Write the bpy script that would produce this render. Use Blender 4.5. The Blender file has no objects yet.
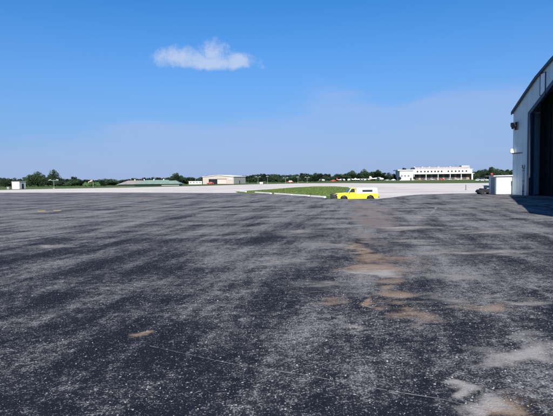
import bpy, math, random
from mathutils import Vector, Matrix
R = math.radians
scene = bpy.context.scene
COL = scene.collection
random.seed(7)

# ------------------------------------------------------------------ camera
PW, PH = 553.0, 416.0          # photograph size, used to turn pixels into rays
FPX = 479.0                    # focal length in photo pixels
CAM_H = 2.0                    # eye height above the apron
HOR0 = 179.5                   # horizon at the middle column
ROLL = 0.0127
pitch = math.atan((PH/2 - HOR0)/FPX)
fwd = Vector((0, math.cos(pitch), -math.sin(pitch)))
rt0 = Vector((1, 0, 0)); up0 = rt0.cross(fwd)
rt = (rt0*math.cos(ROLL) - up0*math.sin(ROLL)).normalized()
up = (up0*math.cos(ROLL) + rt0*math.sin(ROLL)).normalized()
EYE = Vector((0, 0, CAM_H))
cam = bpy.data.cameras.new('camera')
cam.sensor_fit = 'HORIZONTAL'; cam.sensor_width = 36.0
cam.lens = 36.0*FPX/PW
cam.clip_start = 0.1; cam.clip_end = 20000
camo = bpy.data.objects.new('camera', cam)
COL.objects.link(camo)
m3 = Matrix((rt, up, -fwd)).transposed()
camo.matrix_world = Matrix.Translation(EYE) @ m3.to_4x4()
scene.camera = camo

def ray(px, py):
    return (fwd*FPX + rt*(px - PW/2) + up*(PH/2 - py)).normalized()
def gp(px, py, z=0.0):                       # pixel -> point on the level z
    d = ray(px, py); t = (z - EYE.z)/d.z
    return EYE + d*t
def at(px, py, Y):                           # pixel -> point at depth Y
    d = ray(px, py); return EYE + d*(Y/d.y)
def hory(px): return HOR0 - ROLL*(px - PW/2)
def xat(px, Y): return at(px, hory(px), Y).x

# ------------------------------------------------------------------ sun and sky
SUN_EL, SUN_AZ = 35.0, -1.2                   # azimuth: degrees to the right of straight behind
sdir = Vector((math.sin(R(SUN_AZ))*math.cos(R(SUN_EL)), -math.cos(R(SUN_AZ))*math.cos(R(SUN_EL)), math.sin(R(SUN_EL))))
sun = bpy.data.lights.new('sun', 'SUN'); sun.energy = 4.8; sun.angle = R(0.53); sun.color = (1.0, 0.95, 0.88)
suno = bpy.data.objects.new('sun', sun); COL.objects.link(suno)
suno.rotation_euler = sdir.to_track_quat('Z', 'Y').to_euler()
suno.location = (0, -30, 60)

scene.view_settings.view_transform = 'Standard'
scene.view_settings.look = 'None'
scene.view_settings.exposure = 0.75
scene.view_settings.gamma = 1.0
scene.view_settings.use_curve_mapping = False

world = bpy.data.worlds.new('World'); scene.world = world; world.use_nodes = True
nt = world.node_tree; nt.nodes.clear()
class NT:                                    # small helper for node trees
    def __init__(s, tree): s.t = tree
    def new(s, typ, **kw):
        n = s.t.nodes.new(typ)
        for k, v in kw.items(): setattr(n, k, v)
        return n
    def link(s, a, b): s.t.links.new(a, b)
    def put(s, sock, v):
        if hasattr(v, 'is_linked') or isinstance(v, bpy.types.NodeSocket): s.link(v, sock)
        else: sock.default_value = v
    def math(s, op, a, b=None, c=None, clamp=False):
        n = s.new('ShaderNodeMath', operation=op); n.use_clamp = clamp
        s.put(n.inputs[0], a)
        if b is not None: s.put(n.inputs[1], b)
        if c is not None: s.put(n.inputs[2], c)
        return n.outputs[0]
    def vmath(s, op, a, b=None):
        n = s.new('ShaderNodeVectorMath', operation=op)
        s.put(n.inputs[0], a)
        if b is not None: s.put(n.inputs[1], b)
        return n.outputs['Value'] if op in ('DOT_PRODUCT', 'LENGTH') else n.outputs[0]
    def mix(s, f, a, b):
        n = s.new('ShaderNodeMix', data_type='RGBA')
        s.put(n.inputs[0], f)
        s.put(n.inputs[6], a if not isinstance(a, tuple) else (*a, 1)[:4])
        s.put(n.inputs[7], b if not isinstance(b, tuple) else (*b, 1)[:4])
        return n.outputs[2]
    def noise(s, vec, scale, detail=4, rough=0.55):
        n = s.new('ShaderNodeTexNoise')
        if vec is not None: s.link(vec, n.inputs['Vector'])
        n.inputs['Scale'].default_value = scale; n.inputs['Detail'].default_value = detail
        n.inputs['Roughness'].default_value = rough
        return n.outputs['Fac']
    def step(s, v, lo, hi):
        n = s.new('ShaderNodeMapRange', interpolation_type='SMOOTHSTEP')
        s.put(n.inputs[0], v); s.put(n.inputs[1], lo); s.put(n.inputs[2], hi)
        return n.outputs[0]
    def xyz(s, x, y, z):
        n = s.new('ShaderNodeCombineXYZ')
        for i, v in enumerate((x, y, z)): s.put(n.inputs[i], v)
        return n.outputs[0]

w = NT(nt)
sky = w.new('ShaderNodeTexSky', sky_type='NISHITA')
sky.sun_disc = False
sky.sun_elevation = R(SUN_EL); sky.sun_rotation = R(180 - SUN_AZ)
sky.altitude = 200; sky.air_density = 1.0; sky.dust_density = 0.1; sky.ozone_density = 4.0
tc = w.new('ShaderNodeTexCoord').outputs['Generated']
D = w.vmath('NORMALIZE', tc)
sep = w.new('ShaderNodeSeparateXYZ'); w.link(D, sep.inputs[0])
SKY = sky.outputs[0]
hs = w.new('ShaderNodeHueSaturation'); hs.inputs['Saturation'].default_value = 1.3
w.link(SKY, hs.inputs['Color']); SKY = hs.outputs[0]
SKYTINT = (0.72, 0.93, 1.07, 1)
mt = w.new('ShaderNodeMix', data_type='RGBA', blend_type='MULTIPLY'); mt.inputs[0].default_value = 1
w.link(SKY, mt.inputs[6]); mt.inputs[7].default_value = SKYTINT
SKY = mt.outputs[2]
HAZE_COL = (1.45, 2.35, 4.75); BANK_COL = (3.1, 3.8, 5.8)
# low hazy cloud bank all round the horizon, its top uneven
lowv = w.vmath('MULTIPLY', D, (1.0, 1.0, 2.0))
n1 = w.noise(lowv, 1.6, 3, 0.5)
n2 = w.noise(w.vmath('MULTIPLY', D, (2.0, 2.0, 16.0)), 1.5, 6, 0.6)
edge = w.math('ADD', sep.outputs[2], w.math('MULTIPLY', w.math('SUBTRACT', n1, 0.5), -0.35))
edge = w.math('ADD', edge, w.math('MULTIPLY', sep.outputs[0], -0.06))
edge = w.math('ADD', edge, w.math('MULTIPLY', w.math('SUBTRACT', n2, 0.5), -0.05))
bank = w.math('MULTIPLY', w.math('SUBTRACT', 1.0, w.step(edge, 0.092, 0.128)), w.math('ADD', 0.16, w.math('MULTIPLY', n2, 0.45)))
haze_low = w.math('MULTIPLY', w.math('SUBTRACT', 1.0, w.step(sep.outputs[2], -0.05, 0.42)), 0.92)
SKY = w.mix(haze_low, SKY, HAZE_COL)
SKY = w.mix(bank, SKY, BANK_COL)
# one small cumulus cloud, placed by its direction
cd = ray(206, 60); cr = cd.cross(Vector((0, 0, 1))).normalized(); cu = cr.cross(cd)
fz = w.math('MAXIMUM', w.vmath('DOT_PRODUCT', D, tuple(cd)), 0.05)
cuv_u = w.math('DIVIDE', w.vmath('DOT_PRODUCT', D, tuple(cr)), fz)
cuv_v = w.math('DIVIDE', w.vmath('DOT_PRODUCT', D, tuple(cu)), fz)
cuv = w.xyz(cuv_u, cuv_v, 0.0)
cn = w.noise(cuv, 26, 6, 0.6); cn2 = w.noise(cuv, 75, 4, 0.6)
best = None
for (dx, dy, rx, ry) in ((-2, -3, 60, 12), (6, 4, 22, 18), (-27, 1, 24, 13), (32, 0, 22, 11)):
    ex = w.math('DIVIDE', w.math('SUBTRACT', cuv_u, dx/FPX), rx/FPX)
    ey = w.math('DIVIDE', w.math('SUBTRACT', cuv_v, dy/FPX), ry/FPX)
    rr = w.math('SQRT', w.math('ADD', w.math('MULTIPLY', ex, ex), w.math('MULTIPLY', ey, ey)))
    v = w.math('SUBTRACT', 1.0, rr)
    best = v if best is None else w.math('SMOOTH_MAX', best, v, 0.4)
best = w.math('SUBTRACT', best, w.math('MULTIPLY', w.step(cuv_v, -4/FPX, -14/FPX), 0.5))
dens = w.math('ADD', best, w.math('MULTIPLY', w.math('SUBTRACT', cn, 0.5), 1.7))
dens = w.math('ADD', dens, w.math('MULTIPLY', w.math('SUBTRACT', cn2, 0.5), 0.6))
cl = w.math('MULTIPLY', w.step(dens, 0.05, 0.90), 0.78)
cl = w.math('MULTIPLY', cl, w.math('GREATER_THAN', w.vmath('DOT_PRODUCT', D, tuple(cd)), 0.3))
SKY = w.mix(cl, SKY, (4.0, 4.8, 6.3))
bg = w.new('ShaderNodeBackground'); bg.inputs[1].default_value = 0.080
w.link(SKY, bg.inputs[0])
wo = w.new('ShaderNodeOutputWorld'); w.link(bg.outputs[0], wo.inputs[0])

# ------------------------------------------------------------------ materials
MATS = {}
def mat(name, col, rough=0.7, var=0.12, scale=3.0, metal=0.0, bump=0.0, spec=0.4, dirt=0.0, trans=0.0):
    if name in MATS: return MATS[name]
    m = bpy.data.materials.new(name); m.use_nodes = True
    n = NT(m.node_tree); b = m.node_tree.nodes['Principled BSDF']
    co = n.new('ShaderNodeTexCoord').outputs['Object']
    f = n.noise(co, scale, 5, 0.6)
    lo = tuple(c*(1 - var) for c in col); hi = tuple(min(1, c*(1 + var)) for c in col)
    c = n.mix(n.step(f, 0.3, 0.7), lo, hi)
    if dirt:
        g = n.noise(n.vmath('MULTIPLY', co, (1, 1, 0.25)), scale*2.3, 6, 0.65)
        c = n.mix(n.math('MULTIPLY', n.step(g, 0.52, 0.75), dirt), c, (0.14, 0.11, 0.08))
    n.link(c, b.inputs['Base Color'])
    b.inputs['Roughness'].default_value = rough; b.inputs['Metallic'].default_value = metal
    b.inputs['Specular IOR Level'].default_value = spec
    if bump:
        bn = n.new('ShaderNodeBump'); bn.inputs['Strength'].default_value = bump
        n.link(n.noise(co, scale*8, 4, 0.6), bn.inputs['Height']); n.link(bn.outputs[0], b.inputs['Normal'])
    MATS[name] = m
    return m
def leafmat(name, col):
    m = bpy.data.materials.new(name); m.use_nodes = True
    n = NT(m.node_tree); b = m.node_tree.nodes['Principled BSDF']
    oi = n.new('ShaderNodeObjectInfo').outputs['Random']
    co = n.new('ShaderNodeTexCoord').outputs['Object']
    f = n.noise(co, 0.9, 3, 0.6)
    g = n.math('ADD', n.math('MULTIPLY', oi, 0.5), n.math('MULTIPLY', f, 0.5))
    c = n.mix(n.step(g, 0.15, 0.85), tuple(x*0.55 for x in col), tuple(x*1.9 for x in col))
    n.link(c, b.inputs['Base Color']); b.inputs['Roughness'].default_value = 0.75
    b.inputs['Specular IOR Level'].default_value = 0.15
    MATS[name] = m; return m

# asphalt of the apron: dark sealcoat, grey zones of wear and view effect, streaks, pale aggregate, sandy patches
def ground_xy(px, py):
    p = gp(px, py); return p.x, p.y
PATCHES = [   # centre px, centre py, half-width px, half-height px, strength, tone (0 grey, 1 brown, 2 pale)
    (368, 206, 10, 5, 1.7, 0), (370, 213, 11, 6, 1.8, 0), (371, 222, 15, 7, 1.8, 0), (364, 236, 9, 8, 1.0, 0), (362, 250, 8, 8, 0.9, 1), (372, 259, 16, 6, .8, 1), (392, 290, 16, 8, .7, 1),
    (377, 268, 36, 4.2, 1.0, 1), (355, 266, 12, 3, .7, 1), (366, 272.5, 24, 3.2, .95, 2), (398, 258, 18, 3, .6, 1), (388, 281, 14, 3, .55, 1),
    (410, 228, 26, 1.8, .8, 2), (412, 242, 22, 3, .5, 0), (345, 226, 12, 1.5, .6, 2), (420, 217, 9, 1.5, .6, 2),
    (412, 314, 18, 6.5, .85, 1), (376, 305, 6, 3, .8, 1), (488, 306, 22, 6, .8, 1), (352, 327, 10, 3.2, .85, 2), (143, 331, 9, 3, .9, 1),
    (525, 345, 30, 9, .8, 2), (515, 353, 36, 8, .7, 2), (505, 299, 24, 3, .6, 0), (464, 382, 14, 4.5, .95, 2),
    (482, 399, 30, 7, .9, 2), (505, 408, 35, 8, .8, 1), (335, 301, 12, 2, .5, 1), (455, 275, 30, 3, .5, 0), (505, 252, 36, 2.4, .55, 0),
    (140, 198.4, 22, 1.0, .5, 1), (50, 246, 22, 1.4, .65, 2), (205, 232, 30, 2, .4, 0), (300, 232, 24, 2.4, .45, 0),
    (325, 245, 20, 3, .45, 2), (440, 300, 26, 4, .4, 0), (280, 262, 30, 3, .35, 2), (445, 252, 30, 4, .5, 0), (480, 232, 30, 2, .4, 2), (330, 285, 24, 4, .35, 0)]
PATCHES = [(a, b, c, d, e*.75, 2) if (t == 0 and e < .95) else (a, b, c, d, e, t) for a, b, c, d, e, t in PATCHES]
def asphalt():
    m = bpy.data.materials.new('asphalt'); m.use_nodes = True
    n = NT(m.node_tree); b = m.node_tree.nodes['Principled BSDF']
    co = n.new('ShaderNodeTexCoord').outputs['Object']
    sp = n.new('ShaderNodeSeparateXYZ'); n.link(co, sp.inputs[0]); X, Y = sp.outputs[0], sp.outputs[1]
    def rot(a, sx, sy):
        mp = n.new('ShaderNodeMapping', vector_type='TEXTURE'); n.link(co, mp.inputs[0])
        mp.inputs['Rotation'].default_value = (0, 0, R(a)); mp.inputs['Scale'].default_value = (sx, sy, 1)
        return mp.outputs[0]
    big = n.noise(co, 0.13, 3, 0.5)
    mid = n.noise(rot(30, 1.4, 1.0), 0.60, 7, 0.66)
    strk = n.noise(rot(81, 8.0, 1.0), 1.25, 6, 0.64)          # sealcoat swept on in long passes
    strk3 = n.noise(rot(72, 5.0, 1.0), 0.62, 5, 0.6)
    strk2 = n.noise(rot(-3, 4.0, 1.0), 0.55, 6, 0.66)         # cross-wise streaks
    fine = n.noise(co, 6.0, 6, 0.74)
    f = n.math('ADD', n.math('MULTIPLY', big, 0.30), n.math('MULTIPLY', mid, 0.75))
    f = n.math('ADD', f, n.math('MULTIPLY', strk, 0.70)); f = n.math('ADD', f, n.math('MULTIPLY', strk3, 0.45))
    f = n.math('ADD', f, n.math('MULTIPLY', strk2, n.math('ADD', 0.25, n.math('MULTIPLY', n.step(Y, 7.0, 25.0), 0.45))))
    f = n.math('SUBTRACT', f, n.math('ADD', 1.225, n.math('MULTIPLY', n.step(Y, 7.0, 25.0), 0.225)))   # about zero on average
    wear_and_view = n.math('SUBTRACT', n.math('MULTIPLY', n.step(Y, 5.0, 34.0), 0.145), 0.062)   # wear plus a view effect, put into the colour as paling with distance
    f = n.math('ADD', f, wear_and_view)
    f = n.math('ADD', f, n.math('MULTIPLY', n.math('SUBTRACT', fine, 0.5), 0.55))
    wf = n.step(f, -0.22, 0.40)
    c = n.mix(wf, (0.0095, 0.0117, 0.0178), (0.083, 0.079, 0.085))
    # pale aggregate showing through
    def specks(scale, keep, seed, size):
        v = n.new('ShaderNodeTexVoronoi'); v.feature = 'F1'
        n.link(n.vmath('ADD', co, (seed, seed*0.7, 0)), v.inputs['Vector']); v.inputs['Scale'].default_value = scale
        vs = n.new('ShaderNodeSeparateColor'); n.link(v.outputs['Color'], vs.inputs[0])
        dot = n.math('LESS_THAN', v.outputs['Distance'], n.math('ADD', 0.12, n.math('MULTIPLY', vs.outputs[1], size)))
        return n.math('MULTIPLY', dot, n.math('LESS_THAN', vs.outputs[0], keep)), vs.outputs[2]
    g1 = n.noise(co, 42, 3, 0.75); g2 = n.noise(rot(20, 1.5, 1.0), 17, 4, 0.75)
    cover = n.step(n.math('ADD', f, n.math('MULTIPLY', n.math('SUBTRACT', fine, 0.5), 0.3)), -0.26, 0.30)
    k1 = n.math('ADD', 0.06, n.math('MULTIPLY', cover, 0.72))
    s1, t1 = specks(70, k1, 0.0, 0.34)
    s2, t2 = specks(34, n.math('MULTIPLY', k1, 0.50), 3.3, 0.30)
    s3, t3 = specks(16, n.math('MULTIPLY', k1, 0.03), 7.9, 0.14)
    # sand and grit lying on it
    wv = n.new('ShaderNodeTexNoise'); n.link(co, wv.inputs['Vector']); wv.inputs['Scale'].default_value = 1.5; wv.inputs['Detail'].default_value = 5
    warp = n.vmath('MULTIPLY', n.vmath('SUBTRACT', wv.outputs['Color'], (0.5, 0.5, 0.5)), (1.5, 1.8, 0))
    pc = n.vmath('ADD', co, warp)
    grit = n.math('ADD', n.math('MULTIPLY', n.noise(rot(5, 2.5, 1.0), 2.6, 7, 0.72), 0.7), n.math('MULTIPLY', n.noise(co, 40, 3, 0.7), 0.3))
    tones = ((0.165, 0.140, 0.126), (0.235, 0.172, 0.122), (0.30, 0.280, 0.255))
    bare = 1.0
    for tone in (0, 1, 2):
        acc = None
        for (px, py, hw, hh, st, t) in PATCHES:
            if t != tone: continue
            cx, cy = ground_xy(px, py)
            rx = hw*cy/FPX*1.25
            y0 = gp(px, py + hh).y; y1 = gp(px, max(py - hh, hory(px) + 5)).y; ry = max((y1 - y0)/2*1.25, 0.12)
            e = n.vmath('MULTIPLY', n.vmath('SUBTRACT', pc, (cx, cy, 0)), (1/rx, 1/ry, 0))
            d = n.vmath('LENGTH', e)
            v = n.math('MULTIPLY', n.math('SUBTRACT', 1.0, d), st)
            acc = v if acc is None else n.math('MAXIMUM', acc, v)
        q = n.math('ADD', acc, n.math('MULTIPLY', n.math('SUBTRACT', grit, 0.5), 3.2))
        pm = n.step(q, -0.20, 0.80)
        c = n.mix(n.math('MULTIPLY', pm, 0.88), c, tones[tone])
        bare = n.math('MULTIPLY', bare, n.math('SUBTRACT', 1.0, n.math('MULTIPLY', pm, 0.78)))
    gsum = n.math('ADD', n.math('MULTIPLY', g1, 0.65), n.math('MULTIPLY', g2, 0.35))
    gr_ = n.step(n.math('ADD', gsum, n.math('MULTIPLY', n.math('SUBTRACT', cover, 0.5), 0.15)), 0.495, 0.545)
    c = n.mix(n.math('MULTIPLY', n.math('MULTIPLY', gr_, bare), 0.80), c, (0.222, 0.217, 0.213))
    c = n.mix(n.math('MULTIPLY', s1, n.math('ADD', 0.15, n.math('MULTIPLY', t1, 0.65))), c, (0.34, 0.34, 0.335))
    c = n.mix(n.math('MULTIPLY', s2, n.math('ADD', 0.15, n.math('MULTIPLY', t2, 0.75))), c, (0.42, 0.42, 0.41))
    c = n.mix(n.math('MULTIPLY', s3, 0.8), c, (0.38, 0.37, 0.35))
    # dark tar drips and old oil
    oil = n.noise(rot(3, 5.0, 1.0), 0.9, 6, 0.62)
    c = n.mix(n.math('MULTIPLY', n.step(oil, 0.58, 0.70), 0.55), c, (0.014, 0.016, 0.021))
    n.link(c, b.inputs['Base Color'])
    b.inputs['Roughness'].default_value = 0.92; b.inputs['Specular IOR Level'].default_value = 0.08
    bn = n.new('ShaderNodeBump'); bn.inputs['Strength'].default_value = 0.5; bn.inputs['Distance'].default_value = 0.02
    hgt = n.math('ADD', n.noise(co, 38, 3, 0.7), n.math('MULTIPLY', n.math('ADD', s2, s1), 0.35))
    n.link(hgt, bn.inputs['Height']); n.link(bn.outputs[0], b.inputs['Normal'])
    return m
def concrete():
    m = bpy.data.materials.new('pale_concrete'); m.use_nodes = True
    n = NT(m.node_tree); b = m.node_tree.nodes['Principled BSDF']
    co = n.new('ShaderNodeTexCoord').outputs['Object']
    f = n.noise(co, 0.06, 5, 0.6); g = n.noise(n.vmath('MULTIPLY', co, (0.25, 1, 1)), 0.22, 6, 0.65)
    h = n.noise(co, 5, 4, 0.7)
    t = n.math('ADD', n.math('MULTIPLY', f, 0.5), n.math('ADD', n.math('MULTIPLY', g, 0.5), n.math('MULTIPLY', n.math('SUBTRACT', h, 0.5), 0.25)))
    c = n.mix(n.step(t, 0.34, 0.66), (0.44, 0.40, 0.355), (0.60, 0.55, 0.495))
    stain = n.noise(n.vmath('MULTIPLY', co, (0.09, 0.7, 1)), 0.35, 5, 0.6)
    c = n.mix(n.math('MULTIPLY', n.step(stain, 0.50, 0.72), 0.6), c, (0.27, 0.25, 0.245))
    n.link(c, b.inputs['Base Color']); b.inputs['Roughness'].default_value = 0.9
    return m
def grassmat(name, a, bcol, dry):
    m = bpy.data.materials.new(name); m.use_nodes = True
    n = NT(m.node_tree); b = m.node_tree.nodes['Principled BSDF']
    co = n.new('ShaderNodeTexCoord').outputs['Object']
    f = n.noise(co, 0.25, 6, 0.65); g = n.noise(co, 3.0, 4, 0.7); d = n.noise(n.vmath('MULTIPLY', co, (0.3, 1, 1)), 0.11, 5, 0.6)
    c = n.mix(n.step(n.math('ADD', n.math('MULTIPLY', f, 0.6), n.math('MULTIPLY', g, 0.4)), 0.36, 0.64), a, bcol)
    c = n.mix(n.math('MULTIPLY', n.step(d, 0.52, 0.70), 0.6), c, dry)
    n.link(c, b.inputs['Base Color']); b.inputs['Roughness'].default_value = 0.95; b.inputs['Specular IOR Level'].default_value = 0.1
    bn = n.new('ShaderNodeBump'); bn.inputs['Strength'].default_value = 0.6; bn.inputs['Distance'].default_value = 0.1
    n.link(g, bn.inputs['Height']); n.link(bn.outputs[0], b.inputs['Normal'])
    return m
def siding(name, col, along=1, pitch_m=0.3):
    m = bpy.data.materials.new(name); m.use_nodes = True
    n = NT(m.node_tree); b = m.node_tree.nodes['Principled BSDF']
    co = n.new('ShaderNodeTexCoord').outputs['Object']
    sp = n.new('ShaderNodeSeparateXYZ'); n.link(co, sp.inputs[0])
    wv = n.math('SINE', n.math('MULTIPLY', sp.outputs[along], 2*math.pi/pitch_m))
    rib = n.step(wv, 0.55, 0.95)
    f = n.noise(n.vmath('MULTIPLY', co, (1, 1, 0.15)), 1.6, 6, 0.65)
    g = n.noise(co, 0.5, 3, 0.5)
    c = n.mix(n.step(f, 0.35, 0.7), tuple(x*0.86 for x in col), col)
    c = n.mix(n.math('MULTIPLY', n.step(g, 0.5, 0.75), 0.25), c, tuple(x*0.7 for x in col))
    n.link(c, b.inputs['Base Color']); b.inputs['Roughness'].default_value = 0.55
    bn = n.new('ShaderNodeBump'); bn.inputs['Strength'].default_value = 0.5; bn.inputs['Distance'].default_value = 0.03
    n.link(rib, bn.inputs['Height']); n.link(bn.outputs[0], b.inputs['Normal'])
    MATS[name] = m; return m
def paint_worn(name, col, keep):
    m = bpy.data.materials.new(name); m.use_nodes = True
    n = NT(m.node_tree); b = m.node_tree.nodes['Principled BSDF']
    co = n.new('ShaderNodeTexCoord').outputs['Object']
    f = n.noise(co, 2.2, 6, 0.7); g = n.noise(co, 30, 3, 0.7)
    a = n.step(n.math('ADD', n.math('MULTIPLY', f, 0.65), n.math('MULTIPLY', g, 0.35)), keep, keep + 0.12)
    b.inputs['Base Color'].default_value = (*col, 1); b.inputs['Roughness'].default_value = 0.85
    n.link(a, b.inputs['Alpha'])
    return m

# ------------------------------------------------------------------ mesh helpers
class MB:
    def __init__(s): s.v = []; s.f = []
    def add(s, vs, fs):
        o = len(s.v); s.v += [tuple(v) for v in vs]; s.f += [tuple(i + o for i in f) for f in fs]; return s
    def box(s, x0, x1, y0, y1, z0, z1):
        return s.add([(x0,y0,z0),(x1,y0,z0),(x1,y1,z0),(x0,y1,z0),(x0,y0,z1),(x1,y0,z1),(x1,y1,z1),(x0,y1,z1)],
                     [(0,3,2,1),(4,5,6,7),(0,1,5,4),(1,2,6,5),(2,3,7,6),(3,0,4,7)])
    def loft(s, rings, cap=True):
        n = len(rings[0]); vs = [p for r in rings for p in r]; fs = []
        for k in range(len(rings) - 1):
            for i in range(n):
                j = (i + 1) % n
                fs.append((k*n + i, k*n + j, (k + 1)*n + j, (k + 1)*n + i))
        if cap: fs += [tuple(reversed(range(n))), tuple(range((len(rings) - 1)*n, len(rings)*n))]
        return s.add(vs, fs)
    def tube(s, a, b, r0, r1=None, n=8):
        a, b = Vector(a), Vector(b); r1 = r0 if r1 is None else r1
        d = (b - a).normalized(); e = d.orthogonal().normalized(); g = d.cross(e)
        def ring(c, r): return [c + (e*math.cos(2*math.pi*i/n) + g*math.sin(2*math.pi*i/n))*r for i in range(n)]
        return s.loft([ring(a, r0), ring(b, r1)])
    def lathe(s, pts, axis='z', c=(0, 0, 0), n=12):
        rings = []
        for r, h in pts:
            ring = []
            for i in range(n):
                a = 2*math.pi*i/n; p, q = r*math.cos(a), r*math.sin(a)
                v = (p, q, h) if axis == 'z' else ((h, p, q) if axis == 'x' else (q, h, p))
                ring.append((v[0] + c[0], v[1] + c[1], v[2] + c[2]))
            rings.append(ring)
        return s.loft(rings)
    def prism(s, prof, y0, y1, plane='xz'):
        def P(p, t): return (p[0], t, p[1]) if plane == 'xz' else ((t, p[0], p[1]) if plane == 'yz' else (p[0], p[1], t))
        return s.loft([[P(p, y0) for p in prof], [P(p, y1) for p in prof]])
    def build(s, name, m, parent=None, bevel=0, seg=2, smooth=False, loc=None):
        me = bpy.data.meshes.new(name); me.from_pydata(s.v, [], s.f); me.validate(); me.update()
        import bmesh
        bm = bmesh.new(); bm.from_mesh(me); bmesh.ops.recalc_face_normals(bm, faces=bm.faces); bm.to_mesh(me); bm.free()
        if m is not None: me.materials.append(m)
        o = bpy.data.objects.new(name, me); COL.objects.link(o)
        if parent is not None: o.parent = parent
        if loc is not None: o.location = loc
        if bevel:
            b = o.modifiers.new('bevel', 'BEVEL'); b.width = bevel; b.segments = seg; b.limit_method = 'ANGLE'; b.angle_limit = R(35)
        if smooth:
            for p in me.polygons: p.use_smooth = True
        return o
def tag(o, label=None, cat=None, group=None, kind=None):
    if label: o['label'] = label
    if cat: o['category'] = cat
    if group: o['group'] = group
    if kind: o['kind'] = kind
    return o
def empty(name, loc, rz=0.0):
    o = bpy.data.objects.new(name, None); o.empty_display_size = 0.3; COL.objects.link(o)
    o.location = loc; o.rotation_euler = (0, 0, rz); return o
def copy_tree(o, parent=None):
    c = o.copy(); COL.objects.link(c); c.parent = parent
    for ch in list(o.children): copy_tree(ch, c)
    return c

FZ = -0.40                                    # level of the field beyond the apron

JOINTS = []
# ------------------------------------------------------------------ ground
M_ASPH = asphalt(); M_CONC = concrete()
M_FIELD = grassmat('field_grass', (0.050, 0.085, 0.026), (0.085, 0.120, 0.042), (0.16, 0.15, 0.075))
M_LAWN = grassmat('lawn_grass', (0.078, 0.122, 0.030), (0.120, 0.165, 0.046), (0.20, 0.185, 0.08))
g = MB().add([(-6000, -3000, FZ - 0.03), (6000, -3000, FZ - 0.03), (6000, 9000, FZ - 0.03), (-6000, 9000, FZ - 0.03)], [(0, 1, 2, 3)]).build('ground', M_FIELD)
tag(g, kind='structure')
EDGE = [(-150, 131), (-90, 113), (-58, 100), (-40, 92.5), (-28, 87), (-15, 79.5), (-5.5, 73.5), (-3, 71), (-.2, 65), (2.9, 58.8), (4.6, 53.8), (5.2, 49.5), (6.0, 47.0), (7.5, 46.4), (10, 46.6), (11.5, 48.8), (14, 53.2), (17, 57.0), (21, 58.8), (45, 60.5), (80, 62)]
EDGE2 = []
for (a, b2) in zip(EDGE[:-1], EDGE[1:]):       # slightly ragged edge
    L = math.hypot(b2[0] - a[0], b2[1] - a[1]); k = max(1, int(L/1.2))
    for i in range(k):
        t = i/k; j = 0.12 if i else 0
        EDGE2.append((a[0] + (b2[0] - a[0])*t + random.uniform(-j, j), a[1] + (b2[1] - a[1])*t + random.uniform(-j, j)))
EDGE2.append(EDGE[-1])
ap = MB()
top = [(x, y, 0.0) for x, y in EDGE2]; low = [(x, y + 2.6, FZ + 0.008) for x, y in EDGE2]
n = len(top)
ap.add(top + [(80, -60, 0), (-150, -60, 0)], [tuple(reversed(range(n + 2)))])
ap.add(top + low, [(i, i + 1, n + i + 1, n + i) for i in range(n - 1)])
apron = ap.build('asphalt_apron', M_ASPH); tag(apron, kind='structure')
# concrete taxiway: out to the grass
FARP = [(-120, 192.5), (-40, 191), (0, 190.0), (60, 188.7), (130, 187.5), (200, 186.0), (250, 184.5), (300, 183.4), (345, 183.2), (390, 183.4), (440, 183.3), (500, 183.0), (560, 182.7), (650, 182.4)]
far = [gp(px, py, FZ) for px, py in FARP]
near = [(-150, 120), (-90, 105), (-40, 85), (-15, 72), (-5, 64), (3, 50), (6, 44), (20, 50), (60, 52), (110, 54)]
cp = [(p.x, p.y, FZ) for p in far] + [(x, y, FZ) for x, y in reversed(near)]
cw = MB().add(cp, [tuple(reversed(range(len(cp))))]).build('concrete_taxiway', M_CONC); tag(cw, kind='structure')
M_JOINT = paint_worn('joint_tar', (0.24, 0.225, 0.215), 0.36)
for (a, b2) in (((392, 190.2), (500, 188.4)), ((405, 192.8), (488, 191.3)), ((380, 187.2), (520, 186.0)), ((420, 185.0), (530, 184.5)), ((150, 189.0), (300, 185.6)), ((20, 191.2), (240, 188.3))):
    JOINTS.append((gp(*a, FZ), gp(*b2, FZ)))
# grass island between apron and taxiway
GI = [(236, 191.8), (250, 190.6), (275, 189.0), (296, 187.4), (315, 186.5), (335, 186.4), (348, 187.2), (352, 189.5), (349, 193)]
gi = [gp(px, py, FZ) for px, py in GI]
gi = [(p.x, p.y) for p in gi] + [(6.2, 50.6), (5.0, 52), (3.2, 60), (-.1, 66), (-2.8, 72), (-5.5, 74.6)]
gv = []
for a, b2 in zip(gi, gi[1:] + gi[:1]):
    k = max(1, int(math.hypot(a[0] - b2[0], a[1] - b2[1])/1.0))
    for i in range(k):
        t = i/k; gv.append((a[0] + (b2[0] - a[0])*t + random.uniform(-.2, .2), a[1] + (b2[1] - a[1])*t + random.uniform(-.3, .3), FZ + 0.02))
isl = MB().add(gv, [tuple(range(len(gv)))]).build('grass_island', M_LAWN); tag(isl, kind='structure')
# blades standing on the island
def inside(x, y, poly):
    c = False
    for (x1, y1), (x2, y2) in zip(poly, poly[1:] + poly[:1]):
        if (y1 > y) != (y2 > y) and x < (x2 - x1)*(y - y1)/(y2 - y1) + x1: c = not c
    return c
gb = MB(); xs = [p[0] for p in gi]; ys = [p[1] for p in gi]
cnt = 0
while cnt < 9000:
    x = random.uniform(min(xs), max(xs)); y = random.uniform(min(ys), max(ys))
    if not inside(x, y, gi): continue
    a = random.uniform(0, 6.28); h = random.uniform(.04, .11); l = random.uniform(.06, .16)
    dx, dy = math.cos(a)*l, math.sin(a)*l
    gb.add([(x - dx, y - dy, FZ + .015), (x + dx, y + dy, FZ + .015), (x + dx*.3 + random.uniform(-.08, .08), y + random.uniform(-.08, .08), FZ + h)], [(0, 1, 2)]); cnt += 1
me = bpy.data.meshes.new('grass_tufts'); me.from_pydata(gb.v, [], gb.f); me.materials.append(M_LAWN)
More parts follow.
